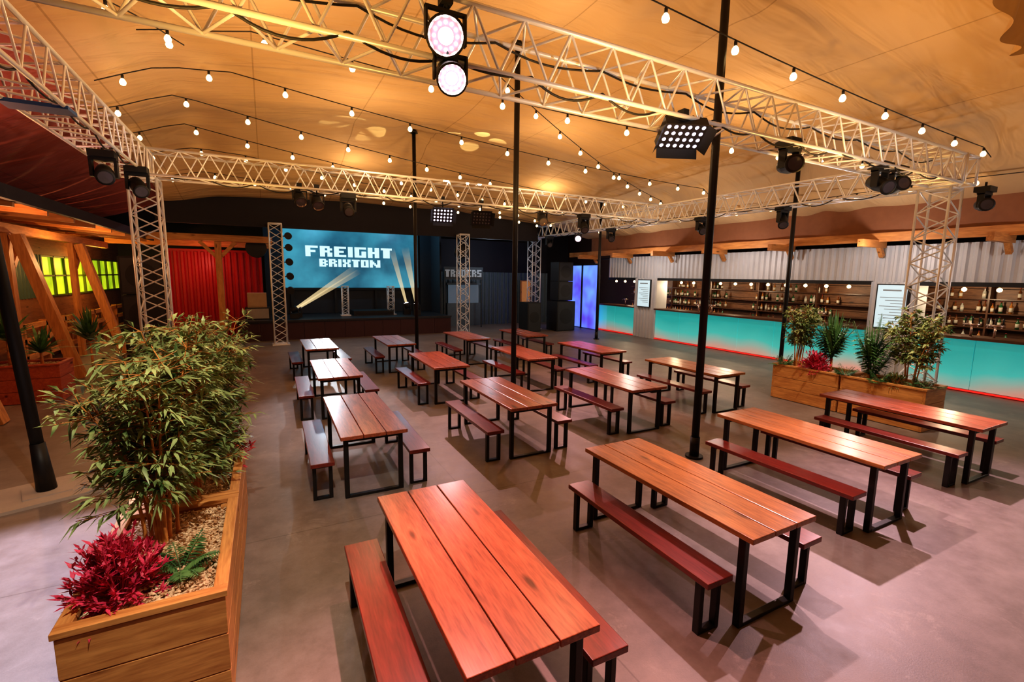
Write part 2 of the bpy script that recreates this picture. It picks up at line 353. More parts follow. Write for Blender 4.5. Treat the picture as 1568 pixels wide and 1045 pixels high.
# ------------------------------------------------------------------ string lights
def string(p0,p1,sag,sp=1.35):
    p0=Vector(p0);p1=Vector(p1);L=(p1-p0).length;n=40;pts=[]
    def P(t):
        q=p0.lerp(p1,t);q.z-=sag*4*t*(1-t);q.z=min(q.z,cz(q.x,q.y)-.1);return q
    pts=[P(i/n) for i in range(n+1)]
    mb=MB();mb.polytube(pts,.009,5,0);k=int(L/sp)
    for i in range(k+1):
        q=P((i+.3)/(k+.6));mb.tube(q-Vector((0,0,.01)),q-Vector((0,0,.07)),.02,8,0)
        M=Matrix.Translation(q-Vector((0,0,.07)))
        mb.lathe([(.02,0),(.04,-.03),(.047,-.06),(.035,-.09),(.001,-.105)],10,1,M)
    mb.build('string_lights',[M_black,M_bulb])
string((-1.4,8.6,6.25),(12.6,6.1,5.25),.35,1.2)
string((-2.2,9.9,6.2),(12.6,10.6,5.3),.25,1.2)
string((-2.5,11.1,6.0),(12.4,14.2,5.3),.3,1.05)
string((-2.5,12.8,5.9),(12,16.5,5.2),.25,1.0)
string((-2.5,14.1,5.8),(11.5,17.9,5.1),.2,1.0)
string((-2,4.5,6.3),(12.8,4.15,5.1),.2,1.2)
string((-2.2,6.6,6.2),(-.9,9.0,6.1),.05,1.2)
string((-2.4,16,5.4),(11,18.2,5.1),.15,1.0)
string((4,8.3,6.2),(12.6,12.6,5.2),.25,1.0)
string((13.2,3.0,4.75),(13.0,17,4.75),.1,1.1)

# ------------------------------------------------------------------ lighting fixtures
def orient(loc,aim):
    d=(Vector(aim)-Vector(loc)).normalized();q=d.to_track_quat('Z','Y');M=q.to_matrix().to_4x4();M.translation=loc;return M
def hanger(mb,loc,r,topz):
    x,y,z=loc
    mb.tube((x,y,z+r+.05),(x,y,topz),.016,8,0)
    mb.box(x-r-.03,y-.02,z+r+.03,x+r+.03,y+.02,z+r+.055,0)
    for s in(-1,1): mb.box(x+s*(r+.02)-.01,y-.025,z-.05,x+s*(r+.02)+.01,y+.025,z+r+.05,0)
    mb.box(x-.05,y-.05,topz-.06,x+.05,y+.05,topz+.05,0)
M_ring=emit('lens_ring_glow',(1,.45,.58),.6,False)
def par(loc,aim,r=.13,lens=None,topz=4.4,ring=False):
    mb=MB();M=orient(loc,aim)
    mb.lathe([(.03,-.28),(r*.7,-.26),(r*.95,-.1),(r,.1),(r*1.08,.1),(r*1.08,.14),(r*.95,.14)],24,0,M)
    mb.lathe([(r*.95,.14),(r*.82,.10)],24,1,M)
    if ring:
        mb.lathe([(r*.82,.10),(r*.42,.09)],24,3,M);mb.lathe([(r*.42,.092),(.001,.11)],24,2,M)
        for i in range(12):
            a=i*math.pi/6;mb.lathe([(.014,.1),(.010,.112),(.001,.115)],8,2,M@Matrix.Translation((math.cos(a)*r*.63,math.sin(a)*r*.63,0)))
    else: mb.lathe([(r*.82,.105),(.001,.12)],20,2,M)
    hanger(mb,loc,r,topz);return mb.build('par_can_light',[M_black,M_chrome,lens or M_lensoff,M_ring])
def moving(loc,aim,topz=4.4,lens=None):
    mb=MB();x,y,z=loc;M=orient(loc,aim)
    mb.lathe([(.05,-.2),(.1,-.18),(.12,0),(.1,.16),(.12,.18),(.12,.22),(.09,.22),(.001,.21)],16,[0,0,0,0,0,0,1],M)
    mb.box(x-.17,y-.05,z-.06,x-.13,y+.05,z+.2,0);mb.box(x+.13,y-.05,z-.06,x+.17,y+.05,z+.2,0)
    mb.box(x-.17,y-.06,z+.18,x+.17,y+.06,z+.23,0);mb.box(x-.16,y-.12,z+.23,x+.16,y+.12,z+.33,0)
    if topz>z+.33: mb.tube((x,y,z+.3),(x,y,topz+.02),.02,8,0)
    mb.build('moving_head_light',[M_black,lens or M_lensoff])
def panel(loc,aim,topz=4.4,lit=True,w=.25,hh=.17):
    mb=MB();M=orient(loc,aim)
    mb.box(-w,-hh,-.1,w,hh,.02,0,M)
    for i in range(6):
        mb.box(-w+.03+i*.08,-hh+.02,-.16,-w+.05+i*.08,hh-.02,-.1,0,M)
    for s in(-1,1):
        mb.face([M@Vector(p) for p in[(s*w,-hh,.02),(s*w,hh,.02),(s*(w+.07),hh,.12),(s*(w+.07),-hh,.12)]],0)
        mb.face([M@Vector(p) for p in[(-w,s*hh,.02),(w,s*hh,.02),(w,s*(hh+.06),.12),(-w,s*(hh+.06),.12)]],0)
    for i in range(6):
        for j in range(4):
            cx=-w+.045+i*(2*w-.09)/5;cy=-hh+.045+j*(2*hh-.09)/3
            mb.lathe([(.024,.022),(.018,.03),(.001,.032)],8,1,M@Matrix.Translation((cx,cy,0)))
    x,y,z=loc
    mb.tube((x,y,z),(x,y,topz),.018,8,0);mb.box(x-w*.8,y-.02,z+.12,x+w*.8,y+.02,z+.15,0);mb.box(x-.04,y-.05,topz-.05,x+.04,y+.05,topz+.05,0)
    mb.build('led_flood_light',[M_black,M_lensV if lit else M_lensoff])
par((1.44,4.0,4.50),(.3,.8,3.0),.15,M_lensW,4.80,True);par((1.48,4.0,4.20),(.7,.6,1.9),.12,M_lensW,4.34,True)
panel((4.38,4.15,4.17),(3.3,1.5,.2));moving((6.5,4.2,4.1),(5.2,2.5,3.8));moving((9.0,4.25,4.1),(8,2,3));moving((9.6,4.3,4.12),(8.2,2,4.4))
moving((12.3,4.0,4.0),(9,2,3.6));moving((-1.9,10.6,4.0),(0,6,1));moving((-2.1,9.5,4.0),(-1,5,2))
par((.75,11.4,4.12),(1.5,8,1),.12);par((1.1,11.4,4.07),(1.5,8,1),.12);moving((1.75,11.4,3.98),(1.5,8,2.5))
panel((4.0,11.4,4.0),(3.2,6,1.5));panel((5.05,11.4,4.0),(4.5,8,2.5),lit=False);par((6.9,11.4,4.1),(6,8,1),.12);moving((8.3,11.4,4.0),(7,8,1))
par((11.4,16,4.1),(6,8,1),.13,M_lensV);moving((11.4,18.2,4.0),(9,12,1));moving((11.45,14,4.0),(8,8,1));moving((11.55,7.5,4.0),(9,5,1));moving((11.55,10,4.0),(9,5,1))

# ------------------------------------------------------------------ planters
def planter_mesh(Ly,Wx=.73,H=.73):
    mb=MB();t=.04;n=3;hb=(H-.03)/n
    for i in range(n):
        z0=.01+i*hb;z1=z0+hb-.008
        mb.box(-Wx/2,-Ly/2,z0,Wx/2,-Ly/2+t,z1,0);mb.box(-Wx/2,Ly/2-t,z0,Wx/2,Ly/2,z1,0)
        mb.box(-Wx/2,-Ly/2+t,z0,-Wx/2+t,Ly/2-t,z1,1);mb.box(Wx/2-t,-Ly/2+t,z0,Wx/2,Ly/2-t,z1,1)
    for sx in(-1,1):
        for sy in(-1,1): mb.box(sx*(Wx/2-.075)-.034,sy*(Ly/2-.075)-.034,0,sx*(Wx/2-.075)+.034,sy*(Ly/2-.075)+.034,H-.025,2)
    w=.06;e=.012
    mb.box(-Wx/2-e,-Ly/2-e,H-.02,Wx/2+e,-Ly/2+w,H+.015,0);mb.box(-Wx/2-e,Ly/2-w,H-.02,Wx/2+e,Ly/2+e,H+.015,0)
    mb.box(-Wx/2-e,-Ly/2+w,H-.02,-Wx/2+w,Ly/2-w,H+.015,1);mb.box(Wx/2-w,-Ly/2+w,H-.02,Wx/2+e,Ly/2-w,H+.015,1)
    x0,y0=Wx/2-t,Ly/2-t;nx,ny=14,26;zs=[[H-.08+.03*rnd() for _ in range(nx+1)] for _ in range(ny+1)]
    for j in range(ny):
        for i in range(nx):
            g=lambda a,b:(-x0+2*x0*a/nx,-y0+2*y0*b/ny,zs[b][a])
            mb.face([g(i,j),g(i+1,j),g(i+1,j+1),g(i,j+1)],3)
    for _ in range(2400):
        M=Matrix.Translation((ru(-x0+.02,x0-.02),ru(-y0+.02,y0-.02),H-.05+ru(-.005,.02)))@Matrix.Rotation(ru(0,6.3),4,'Z')@Matrix.Rotation(ru(-.6,.6),4,'X')@Matrix.Rotation(ru(-.6,.6),4,'Y')
        mb.cbox((0,0,0),(ru(.006,.014),ru(.005,.010),.003),3,M)
    return mb.build('wooden_planter',[M_plX,M_plY,M_plZ,M_chip],mesh_only=True)
PM=planter_mesh(1.31)
for loc in[(-.66,3.54),(-.66,4.89),(9.97,5.49),(9.97,4.14)]: place(PM,'wooden_planter',(*loc,0),0,.004)
PM2=planter_mesh(1.2)
p=place(PM2,'wooden_planter',(-4.2,12.2,0),math.pi/2,.004)
Mr=wood('planter_wood_red',(.36,.06,.025),(.62,.14,.06),'X',.5);PM2.materials[0]=Mr;PM2.materials[1]=Mr

# ------------------------------------------------------------------ plants
def leaf(mb,b,d,L,W,m,droop=.25):
    d=Vector(d).normalized();up=Vector((ru(-.4,.4),ru(-.4,.4),1)).normalized();s=d.cross(up)
    if s.length<.05:s=Vector((1,0,0))
    s.normalize();nrm=s.cross(d)
    c=b+d*L*.42-nrm*W*.12;t=b+d*L-Vector((0,0,L*droop));k=len(mb.v)
    mb.v+=[tuple(b),tuple(c+s*W/2+nrm*W*.12),tuple(c),tuple(c-s*W/2+nrm*W*.12),tuple(t)]
    for q in[(0,2,1),(0,3,2),(1,2,4),(2,3,4)]: mb.f.append(tuple(k+i for i in q));mb.m.append(m);mb.sm.append(True)
def bamboo(name,base,H,spread,nc=9,ll=.13,lean=(0,0),mats=None,start=.2,fan=6,nb=2,step=.1,br=(.1,.32),cr=.012,wf=.18):
    mb=MB()
    for c in range(nc):
        a=ru(0,6.28);r=ru(.02,.12);p=Vector((math.cos(a)*r,math.sin(a)*r,0));dirn=Vector((math.cos(a)*spread*ru(.2,1)+lean[0],math.sin(a)*spread*ru(.2,1)+lean[1],0))
        hh=H*ru(.72,1.0);n=max(6,int(hh/step));pts=[]
        for i in range(n+1):
            t=i/n;pts.append(p+dirn*(t**1.8)+Vector((0,0,hh*t*(1-.08*t))))
        for i in range(n): mb.tube(pts[i],pts[i+1],cr*(1-i/n*.75),6,1,cap=False)
        for i in range(int(n*start),n+1):
            t=i/n
            for _ in range(nb):
                aa=ru(0,6.28);bl=ru(*br)*(1.15-.5*t);bd=Vector((math.cos(aa),math.sin(aa),ru(-.1,.7))).normalized()
                q=pts[i]+bd*bl;mb.tube(pts[i],q,.003,3,1,cap=False)
                for k in range(fan):
                    s=pts[i].lerp(q,ru(.45,1));dd=bd+Vector((ru(-.9,.9),ru(-.9,.9),ru(-.7,.5)))
                    leaf(mb,s,dd,ll*ru(.6,1.15),ll*wf,0,ru(.1,.4))
    return mb.build(name,mats or [M_leaf,M_cane],base)
bamboo('potted_bamboo',(-.72,3.78,.67),1.5,.34,13,.125,lean=(-.04,.05),start=.34,nb=5,fan=6,cr=.014,wf=.2)
bamboo('potted_bamboo',(-.64,4.45,.67),1.66,.36,11,.125,lean=(-.02,.0),start=.2,nb=5,fan=7,wf=.2)
bamboo('potted_bamboo',(-.54,5.1,.67),1.55,.33,11,.12,start=.15,nb=5,fan=7,wf=.2)
def bushy(name,base,H,Rr,n,mats,ll=.09,wf=.28,fan=7):
    mb=MB()
    for _ in range(n):
        a=ru(0,6.28);e=ru(-.1,1.45);d=Vector((math.cos(a)*math.cos(e)*Rr,math.sin(a)*math.cos(e)*Rr,math.sin(e)*H));d*=ru(.55,1)
        mb.tube((0,0,0),d,.004,3,1,cap=False)
        dn=d.normalized()
        for k in range(fan):
            s=d*ru(.6,1);leaf(mb,s,dn+Vector((ru(-1,1),ru(-1,1),ru(-.6,.8))),ll*ru(.6,1.2),ll*wf,0,.1)
    return mb.build(name,mats,base)
bushy('red_foliage_plant',(-.82,3.16,.67),.44,.26,210,[M_red,M_red],.065,.3,10)
bushy('red_foliage_plant',(-.46,5.25,.67),.5,.27,110,[M_red,M_red],.08,.28,8)
def fern(name,base,n,L,mat,elev=(.3,1.1),lw=.09):
    mb=MB()
    for i in range(n):
        a=i*2.4+ru(-.2,.2);e=ru(*elev);h_=Vector((math.cos(a),math.sin(a),0));Ln=L*ru(.7,1)
        pts=[h_*(Ln*t*math.cos(e))+Vector((0,0,Ln*(t*math.sin(e)-.55*t*t*math.cos(e)*.8))) for t in[k/14 for k in range(15)]]
        mb.polytube(pts,.004,4,0);sd=Vector((-math.sin(a),math.cos(a),0))
        for k in range(2,15):
            w=lw*math.sin(math.pi*min(1,(k/15)*.95+.08))+.01
            for s in(-1,1): leaf(mb,pts[k],sd*s+h_*.5,w,w*.28,0,.15)
    return mb.build(name,[mat],base)
fern('potted_fern',(-.56,3.32,.67),13,.32,M_leaf2,lw=.07)
def blades(name,base,n,L,W,mat,e=(.4,1.45),z0=0,droop=.35):
    mb=MB()
    if z0: mb.tube((0,0,0),(0,0,z0),.03,8,1,r2=.022)
    for i in range(n):
        a=ru(0,6.28);el=ru(*e);Ln=L*ru(.6,1);h_=Vector((math.cos(a),math.sin(a),0));sd=Vector((-math.sin(a),math.cos(a),0));pr=None
        for k in range(6):
            t=k/5;c=Vector((0,0,z0))+h_*Ln*t*math.cos(el)+Vector((0,0,Ln*(t*math.sin(el)-droop*t*t*math.cos(el))));w=W*(math.sin(math.pi*(.15+.85*t))**.7 if t<1 else 0)
            cur=(c+sd*w/2,c-sd*w/2)
            if pr: mb.face([pr[0],pr[1],cur[1],cur[0]],0,True)
            pr=cur
    return mb.build(name,[mat,M_cane],base)
bamboo('potted_olive_tree',(9.9,5.85,.67),1.42,.28,9,.10,start=.5,nb=5,fan=10,mats=[M_leafO,M_cane],br=(.12,.32),wf=.36)
blades('potted_palm',(10.0,5.2,.67),60,1.1,.05,M_leaf2,e=(1.15,1.5),z0=.3,droop=.5)
fern('potted_palm',(10.02,5.22,.9),22,1.05,M_leaf2,(1.15,1.5),.2)
bushy('red_foliage_plant',(9.80,5.38,.67),.45,.32,150,[M_red,M_red],.1,.28,8)
fern('potted_palm',(9.95,4.45,.67),22,1.35,M_leaf2,(1.1,1.5),.2)
blades('potted_yucca',(9.95,4.5,.67),40,.8,.05,M_leaf2,e=(.9,1.5),z0=.3)
bamboo('potted_olive_tree',(9.95,3.88,.67),1.42,.32,9,.10,start=.42,nb=5,fan=10,mats=[M_leafO,M_cane],br=(.12,.32),wf=.36)
for q in[(9.75,6.0),(9.75,4.8),(9.75,4.2),(9.9,3.65)]: fern('potted_fern',(*q,.67),14,.4,M_leaf2,(.5,1.2))
bushy('potted_shrub',(9.78,4.0,.67),.3,.2,60,[M_leafO,M_cane],.08,.3,7)
blades('potted_yucca',(-4.4,12.2,.67),60,.9,.06,M_leaf2,e=(.3,1.5),z0=.5);blades('potted_yucca',(-3.95,12.2,.67),50,.7,.06,M_leaf2,e=(.2,1.4),z0=.25)
blades('potted_yucca',(-3.9,14.9,0),60,1.0,.07,M_leaf2,e=(.6,1.5),z0=.8)

# ------------------------------------------------------------------ bar
XB=14.2
M_barf,nt,b=nodes('backlit_panel_painted_reflection')
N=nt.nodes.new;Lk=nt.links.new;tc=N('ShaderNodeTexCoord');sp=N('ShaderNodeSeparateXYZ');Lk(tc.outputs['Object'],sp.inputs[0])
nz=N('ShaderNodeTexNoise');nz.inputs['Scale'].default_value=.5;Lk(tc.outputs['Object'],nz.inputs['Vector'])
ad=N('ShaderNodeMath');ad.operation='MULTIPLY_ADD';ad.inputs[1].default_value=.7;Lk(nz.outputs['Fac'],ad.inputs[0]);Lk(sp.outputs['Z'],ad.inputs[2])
cr=N('ShaderNodeValToRGB');e=cr.color_ramp.elements;e[0].position=.26;e[0].color=(.62,.33,.27,1);e[1].position=.90;e[1].color=(.03,.40,.39,1)  # pinkish low end paints reflections into the turquoise backlit panel colour
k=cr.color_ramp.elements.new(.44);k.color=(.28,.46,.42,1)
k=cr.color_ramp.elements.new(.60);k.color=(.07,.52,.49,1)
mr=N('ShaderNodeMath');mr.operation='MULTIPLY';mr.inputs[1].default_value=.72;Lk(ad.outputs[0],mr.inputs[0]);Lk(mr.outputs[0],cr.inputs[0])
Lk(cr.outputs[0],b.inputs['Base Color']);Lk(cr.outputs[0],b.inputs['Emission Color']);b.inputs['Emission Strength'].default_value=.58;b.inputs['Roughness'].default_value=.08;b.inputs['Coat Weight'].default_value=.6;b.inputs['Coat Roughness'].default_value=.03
M_ctop=wood('counter_wood',(.05,.02,.012),(.14,.06,.03),'Y',.35)
mb=MB()
segs=[(-4,5.6),(6.6,14.3),(15.55,18.1)]
for a,b_ in segs:
    n=max(1,round((b_-a)/1.25));st=(b_-a)/n
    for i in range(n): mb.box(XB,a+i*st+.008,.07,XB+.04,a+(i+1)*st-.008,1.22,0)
    mb.box(XB+.05,a,0,XB+.5,b_,1.22,2);mb.box(XB-.12,a,1.22,XB+.6,b_,1.28,1)
    mb.box(XB-.02,a,.02,XB+.03,b_,.055,3)
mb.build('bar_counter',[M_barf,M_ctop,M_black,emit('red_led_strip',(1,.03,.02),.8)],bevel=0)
mb=MB()
corr(mb,'y',XB+.06,-4,17.4,2.5,3.42,.19,.05)
for a,b_ in[(5.6,6.6),(14.3,15.55)]: corr(mb,'y',XB,a,b_,0,2.5,.19,.05)
mb.box(XB+.02,5.62,0,XB+.6,6.58,2.5,0);mb.box(XB+.02,14.32,0,XB+.6,15.53,2.5,0)
for a,b_ in segs: mb.box(XB+.0,a,2.42,XB+.12,min(b_,17.4),2.52,1)
mb.box(XB+.08,-4,3.36,XB+2.9,18.1,3.42,1)
mb.build('bar_container_shell',[M_corrW,M_black])
M_slat=wood('backbar_slats',(.09,.035,.02),(.28,.13,.06),'Y',.5)
mb=MB();xb=XB+2.3
for i in range(12): mb.box(xb,-4,.2+i*.27,xb+.03,18.1,.2+i*.27+.255,0)
for z in(1.35,1.72,2.08): mb.box(xb-.28,-4,z,xb-.02,18.1,z+.03,1)
for y in np.arange(-3.5,18,2.1): mb.box(xb-.29,y-.02,.9,xb-.01,y+.02,2.5,1)
mb.box(xb-.55,-4,.0,xb-.02,18.1,1.0,2)
mb.build('back_bar_shelving',[M_slat,M_ctop,M_black])
BC=[plain('bottle_green',(.03,.14,.05),.15),plain('bottle_brown',(.18,.06,.015),.15),plain('bottle_clear',(.6,.6,.55),.12),plain('bottle_amber',(.5,.2,.04),.15),plain('bottle_label',(.75,.7,.6),.6),plain('bottle_cap',(.3,.03,.03),.4)]
mb=MB()
for z in(1.38,1.75,2.11,1.0):
    y=-3
    while y<18:
        if (y%4.2)<3.2 and rnd()<.85 and (z<2 or rnd()<.4):
            c=random.choice([0,1,2,3,0,3,1]);hh=ru(.24,.31);r=ru(.034,.042);M=Matrix.Translation((xb-ru(.1,.22) if z!=1.0 else xb-.3,y,z+.001))
            mb.lathe([(.001,0),(r,0),(r,hh*.15),(r*1.02,hh*.15),(r*1.02,hh*.5),(r,hh*.5),(r,hh*.6),(r*.4,hh*.75),(r*.38,hh*.93),(r*.45,hh*.93),(r*.45,hh),(.001,hh)],8,[c,c,4,4,4,c,c,c,5,5,5],M)
        y+=ru(.1,.2)
mb.build('bottle_display',BC)
mb=MB()
for y in(1.2,4.2,4.6,8,11.8,12.4,16.5):
    mb.tube((XB+.3,y,1.28),(XB+.3,y,1.55),.025,10,0);mb.tube((XB+.3,y-.16,1.55),(XB+.3,y+.16,1.55),.03,10,0)
    for d in(-.12,0,.12): mb.tube((XB+.3,y+d,1.55),(XB+.22,y+d,1.50),.012,8,0);mb.tube((XB+.3,y+d,1.57),(XB+.3,y+d,1.72),.012,8,1,r2=.02)
mb.build('beer_taps',[M_chrome,M_black])
mb=MB()
for a,b_ in segs:
    y=a+.3
    while y<b_:
        mb.tube((XB+.75,y,2.44),(XB+.75,y,2.40),.018,6,0);mb.lathe([(.015,0),(.05,-.03),(.054,-.06),(.04,-.09),(.001,-.105)],8,1,Matrix.Translation((XB+.75,y,2.40)));y+=.62
    mb.tube((XB+.75,a,2.45),(XB+.75,b_,2.45),.008,5,0)
mb.build('bar_string_lights',[M_black,M_bulb])
mb=MB()
for a,b_ in((5.72,6.42),(14.55,15.3)):
    mb.box(XB-.12,a,1.3,XB-.06,b_,2.45,0);mb.box(XB-.125,a+.03,1.33,XB-.12,b_-.03,2.42,1)
    for i in range(9): mb.box(XB-.128,a+.1,2.1-i*.075,XB-.125,b_-.1-(.12*(i%3)),2.115-i*.075,2)
    mb.box(XB-.128,a+.15,2.27,XB-.125,b_-.15,2.31,2)
mb.build('menu_board',[M_black,emit('menu_white',(.70,.87,.92),.7),plain('menu_text',(.3,.36,.4),.6)])
mb=MB();mb.box(13.75,-4,3.5,13.9,20,3.72,0)
for y in np.arange(-3,20,2.35): mb.box(13.0,y-.06,3.36,14.14,y+.06,3.54,1);mb.beam((13.82,y,3.5),(14.1,y,3.15),.1,.1,1)
mb.build('timber_eaves_frame',[M_timY,M_timX])
m,nt,b=nodes('blue_violet_panel');N=nt.nodes.new;Lk=nt.links.new
tc=N('ShaderNodeTexCoord');nz=N('ShaderNodeTexNoise');nz.inputs['Scale'].default_value=.8;nz.inputs['Detail'].default_value=2;Lk(tc.outputs['Object'],nz.inputs['Vector'])
cr=N('ShaderNodeValToRGB');cr.color_ramp.elements[0].position=.38;cr.color_ramp.elements[0].color=(.10,.06,.62,1);cr.color_ramp.elements[1].position=.62;cr.color_ramp.elements[1].color=(.16,.34,1,1);Lk(nz.outputs['Fac'],cr.inputs[0]);Lk(cr.outputs[0],b.inputs['Emission Color']);b.inputs['Emission Strength'].default_value=1.15;b.inputs['Base Color'].default_value=(.05,.05,.3,1)
mb=MB();mb.box(13.85,17.7,.05,13.92,20.2,3.1,0)
for y in(17.7,18.95,20.2): mb.box(13.8,y-.04,0,13.93,y+.04,3.15,1)
mb.box(13.8,17.7,3.08,13.93,20.2,3.16,1)
mb.build('backlit_blue_partition',[m,M_black])

# ------------------------------------------------------------------ stage
mb=MB();mb.box(-1.0,19.5,.66,7.2,24.5,.74,0)
for i in range(11):
    mb.box(-1+i*.745,19.52,0,-1+i*.745+.735,19.56,.66,1)
mb.box(-1,19.45,.7,7.2,19.5,.76,0);mb.box(-1,19.6,0,-.96,24.5,.66,1)
mb.build('stage_platform',[plain('stage_deck',(.03,.03,.035),.35),plain('stage_skirt',(.05,.015,.018),.7)])
m,nt,b=nodes('led_screen_image');N=nt.nodes.new;Lk=nt.links.new
tc=N('ShaderNodeTexCoord');nz=N('ShaderNodeTexNoise');nz.inputs['Scale'].default_value=.6;nz.inputs['Detail'].default_value=4;Lk(tc.outputs['Object'],nz.inputs['Vector'])
cr=N('ShaderNodeValToRGB');cr.color_ramp.elements[0].position=.32;cr.color_ramp.elements[0].color=(.012,.10,.17,1);cr.color_ramp.elements[1].position=.72;cr.color_ramp.elements[1].color=(.07,.40,.54,1);Lk(nz.outputs['Fac'],cr.inputs[0])
Lk(cr.outputs[0],b.inputs['Emission Color']);b.inputs['Emission Strength'].default_value=.85;b.inputs['Base Color'].default_value=(.01,.02,.03,1)
mb=MB();mb.box(.75,22.5,1.9,6.6,22.6,5.1,0);mb.box(.65,22.6,1.8,6.7,22.7,5.15,1)
for x in(1,2.8,4.6,6.4): mb.box(x-.05,22.62,.74,x+.05,22.72,1.85,1)
mb.build('led_video_screen',[m,M_black])
GL={'F':['11111','11000','11110','11000','11000'],'R':['11110','11011','11110','11011','11011'],'E':['11111','11000','11110','11000','11111'],'I':['11']*5,
'G':['11111','11000','11011','11011','11111'],'H':['11011','11011','11111','11011','11011'],'T':['11111','01110','01110','01110','01110'],'B':['11110','11011','11110','11011','11110'],
'X':['11011','11011','01110','11011','11011'],'O':['11111','11011','11011','11011','11111'],'N':['1100011','1110011','1111011','1101111','1100111'],'A':['01110','11011','11111','11011','11011'],'D':['11110','11011','11011','11011','11110'],'S':['11111','11000','11111','00011','11111']}
def blocks(s,name,x0,x1,y,zc,hgt,mat,dep=.02):
    tot=sum(len(GL[c][0]) for c in s)+.8*(len(s)-1);cw=(x1-x0)/tot;rh=hgt/5;x=x0;mb=MB()
    for c in s:
        for r,row in enumerate(GL[c]):
            i=0
            while i<len(row):
                if row[i]=='1':
                    j=i
                    while j<len(row) and row[j]=='1': j+=1
                    mb.box(x+i*cw,y-dep,zc+hgt/2-(r+1)*rh,x+j*cw,y,zc+hgt/2-r*rh,0);i=j
                else:i+=1
        x+=(len(GL[c][0])+.8)*cw
    return mb.build(name,[mat])
M_txt=emit('screen_text_white',(.60,.84,.93),.95)
blocks('FREIGHT','screen_title_text',1.6,5.35,22.49,3.50,.46,M_txt);blocks('BRIXTON','screen_subtitle_text',2.15,4.8,22.49,3.00,.34,M_txt)
blocks('TRADERS','traders_sign_text',7.45,9.3,20.98,2.62,.34,plain('sign_grey',(.30,.33,.36),.5,emis=(.4,.45,.5),es=.12))
mb=MB();mb.box(-1.1,24.6,0,7.3,24.8,5.4,0);mb.box(7.3,21.3,0,7.38,24.6,5.2,0);mb.box(-1.1,19.6,5.2,7.4,24.8,5.3,0);mb.box(.0,22.62,.75,.62,22.7,5.2,0);mb.box(6.75,22.62,.75,7.3,22.7,5.2,0);mb.box(.7,22.75,.75,6.75,22.8,1.9,0)
mb.build('stage_shell',[plain('stage_shell_black',(.02,.025,.035),.7)])  # solid dark stage walls and ceiling around the screen
mb=MB();mb.box(-3.0,18.7,4.15,11.1,18.85,5.3,0);mb.box(-3.0,18.68,4.1,11.1,18.87,4.17,0);mb.build('fascia_panel',[M_fascia])
for x in(3.0,4.95):
    mb=MB();truss(mb,(x,21.2,.77),(x,21.2,2.0),s=.25,bay=.3,r=.018,rb=.009,up=(0,1,0));mb.cbox((x,21.2,.755),(.2,.2,.015));mb.cbox((x,21.2,2.0),(.15,.15,.012));mb.build('truss_podium',[M_truss])
mb=MB();mb.box(3.3,20.9,.74,5.0,22,.94,0);mb.box(3.35,20.88,.80,4.95,20.9,.88,1);mb.build('drum_riser',[M_black,M_steel])
mb=MB()
mb.box(-.75,20.3,.74,.1,20.9,1.2,0);mb.box(-.7,20.27,.78,.05,20.3,1.16,1);mb.box(-.65,20.35,1.2,.0,20.85,1.75,2);mb.box(-.6,20.32,1.25,-.05,20.35,1.7,2)
mb.build('guitar_amplifier',[M_black,plain('grille_grey',(.4,.35,.3),.8),plain('amp_tan',(.55,.36,.2),.7)])
def beam_light(loc,aim,L,r1):
    mb=MB();M=orient(loc,aim);mb.lathe([(.05,-.15),(.1,-.12),(.12,.05),(.1,.12),(.001,.12)],14,[0,0,0,1],M)
    x,y,z=loc;mb.box(x-.16,y-.05,z-.18,x-.12,y+.05,z+.05,0);mb.box(x+.12,y-.05,z-.18,x+.16,y+.05,z+.05,0);mb.box(x-.16,y-.13,.745,x+.16,y+.13,z-.16,0)
    mb.build('stage_beam_light',[M_black,M_lensW])
    m,nt,b=nodes('haze_beam');nt.nodes.remove(b);N=nt.nodes.new;Lk=nt.links.new;out=nt.nodes['Material Output']
    tc=N('ShaderNodeTexCoord');sp=N('ShaderNodeSeparateXYZ');Lk(tc.outputs['Object'],sp.inputs[0])
    mr=N('ShaderNodeMapRange');mr.inputs[1].default_value=0;mr.inputs[2].default_value=L;mr.inputs[3].default_value=.42;mr.inputs[4].default_value=0;Lk(sp.outputs['Z'],mr.inputs[0])
    em=N('ShaderNodeEmission');em.inputs[0].default_value=(1,.78,.42,1);em.inputs[1].default_value=1.0;tr=N('ShaderNodeBsdfTransparent');mx=N('ShaderNodeMixShader')
    Lk(mr.outputs[0],mx.inputs[0]);Lk(tr.outputs[0],mx.inputs[1]);Lk(em.outputs[0],mx.inputs[2]);Lk(mx.outputs[0],out.inputs[0])
    try: m.cycles.emission_sampling='NONE'
    except Exception: pass
    mb=MB();mb.lathe([(.05,.13),(r1,L)],20,0);o=mb.build('light_beam_haze',[m]);o.matrix_world=M
beam_light((.95,20.4,1.1),(3.2,20.7,2.65),3.0,.14);beam_light((1.1,20.9,1.1),(3.8,21.2,2.75),3.0,.12);beam_light((5.9,20.4,1.15),(5.5,20.6,3.6),2.6,.17);beam_light((5.6,20.9,1.15),(5.0,21,3.6),2.6,.13)
mb=MB();mb.tube((8.2,20.9,3.55),(7.9,20.0,3.62),.3,24,0);mb.lathe([(.33,0),(.33,.06),(.26,.06)],24,0,orient((7.9,20.0,3.62),(7.6,19.1,3.69)));mb.build('extractor_duct',[M_steel])
mb=MB();mb.tube((-.25,20.8,3.45),(-.25,20.3,3.45),.36,24,0);mb.build('extractor_duct',[M_steel])
mb=MB()
for z in(1.9,2.4,2.9,3.4,3.8): mb.tube((.78,18.3,z),(.78,18.6,z+.03),.12,14,0);mb.box(.62,18.44,z-.02,.7,18.48,z+.02,0)
mb.build('blinder_light_stack',[M_black])
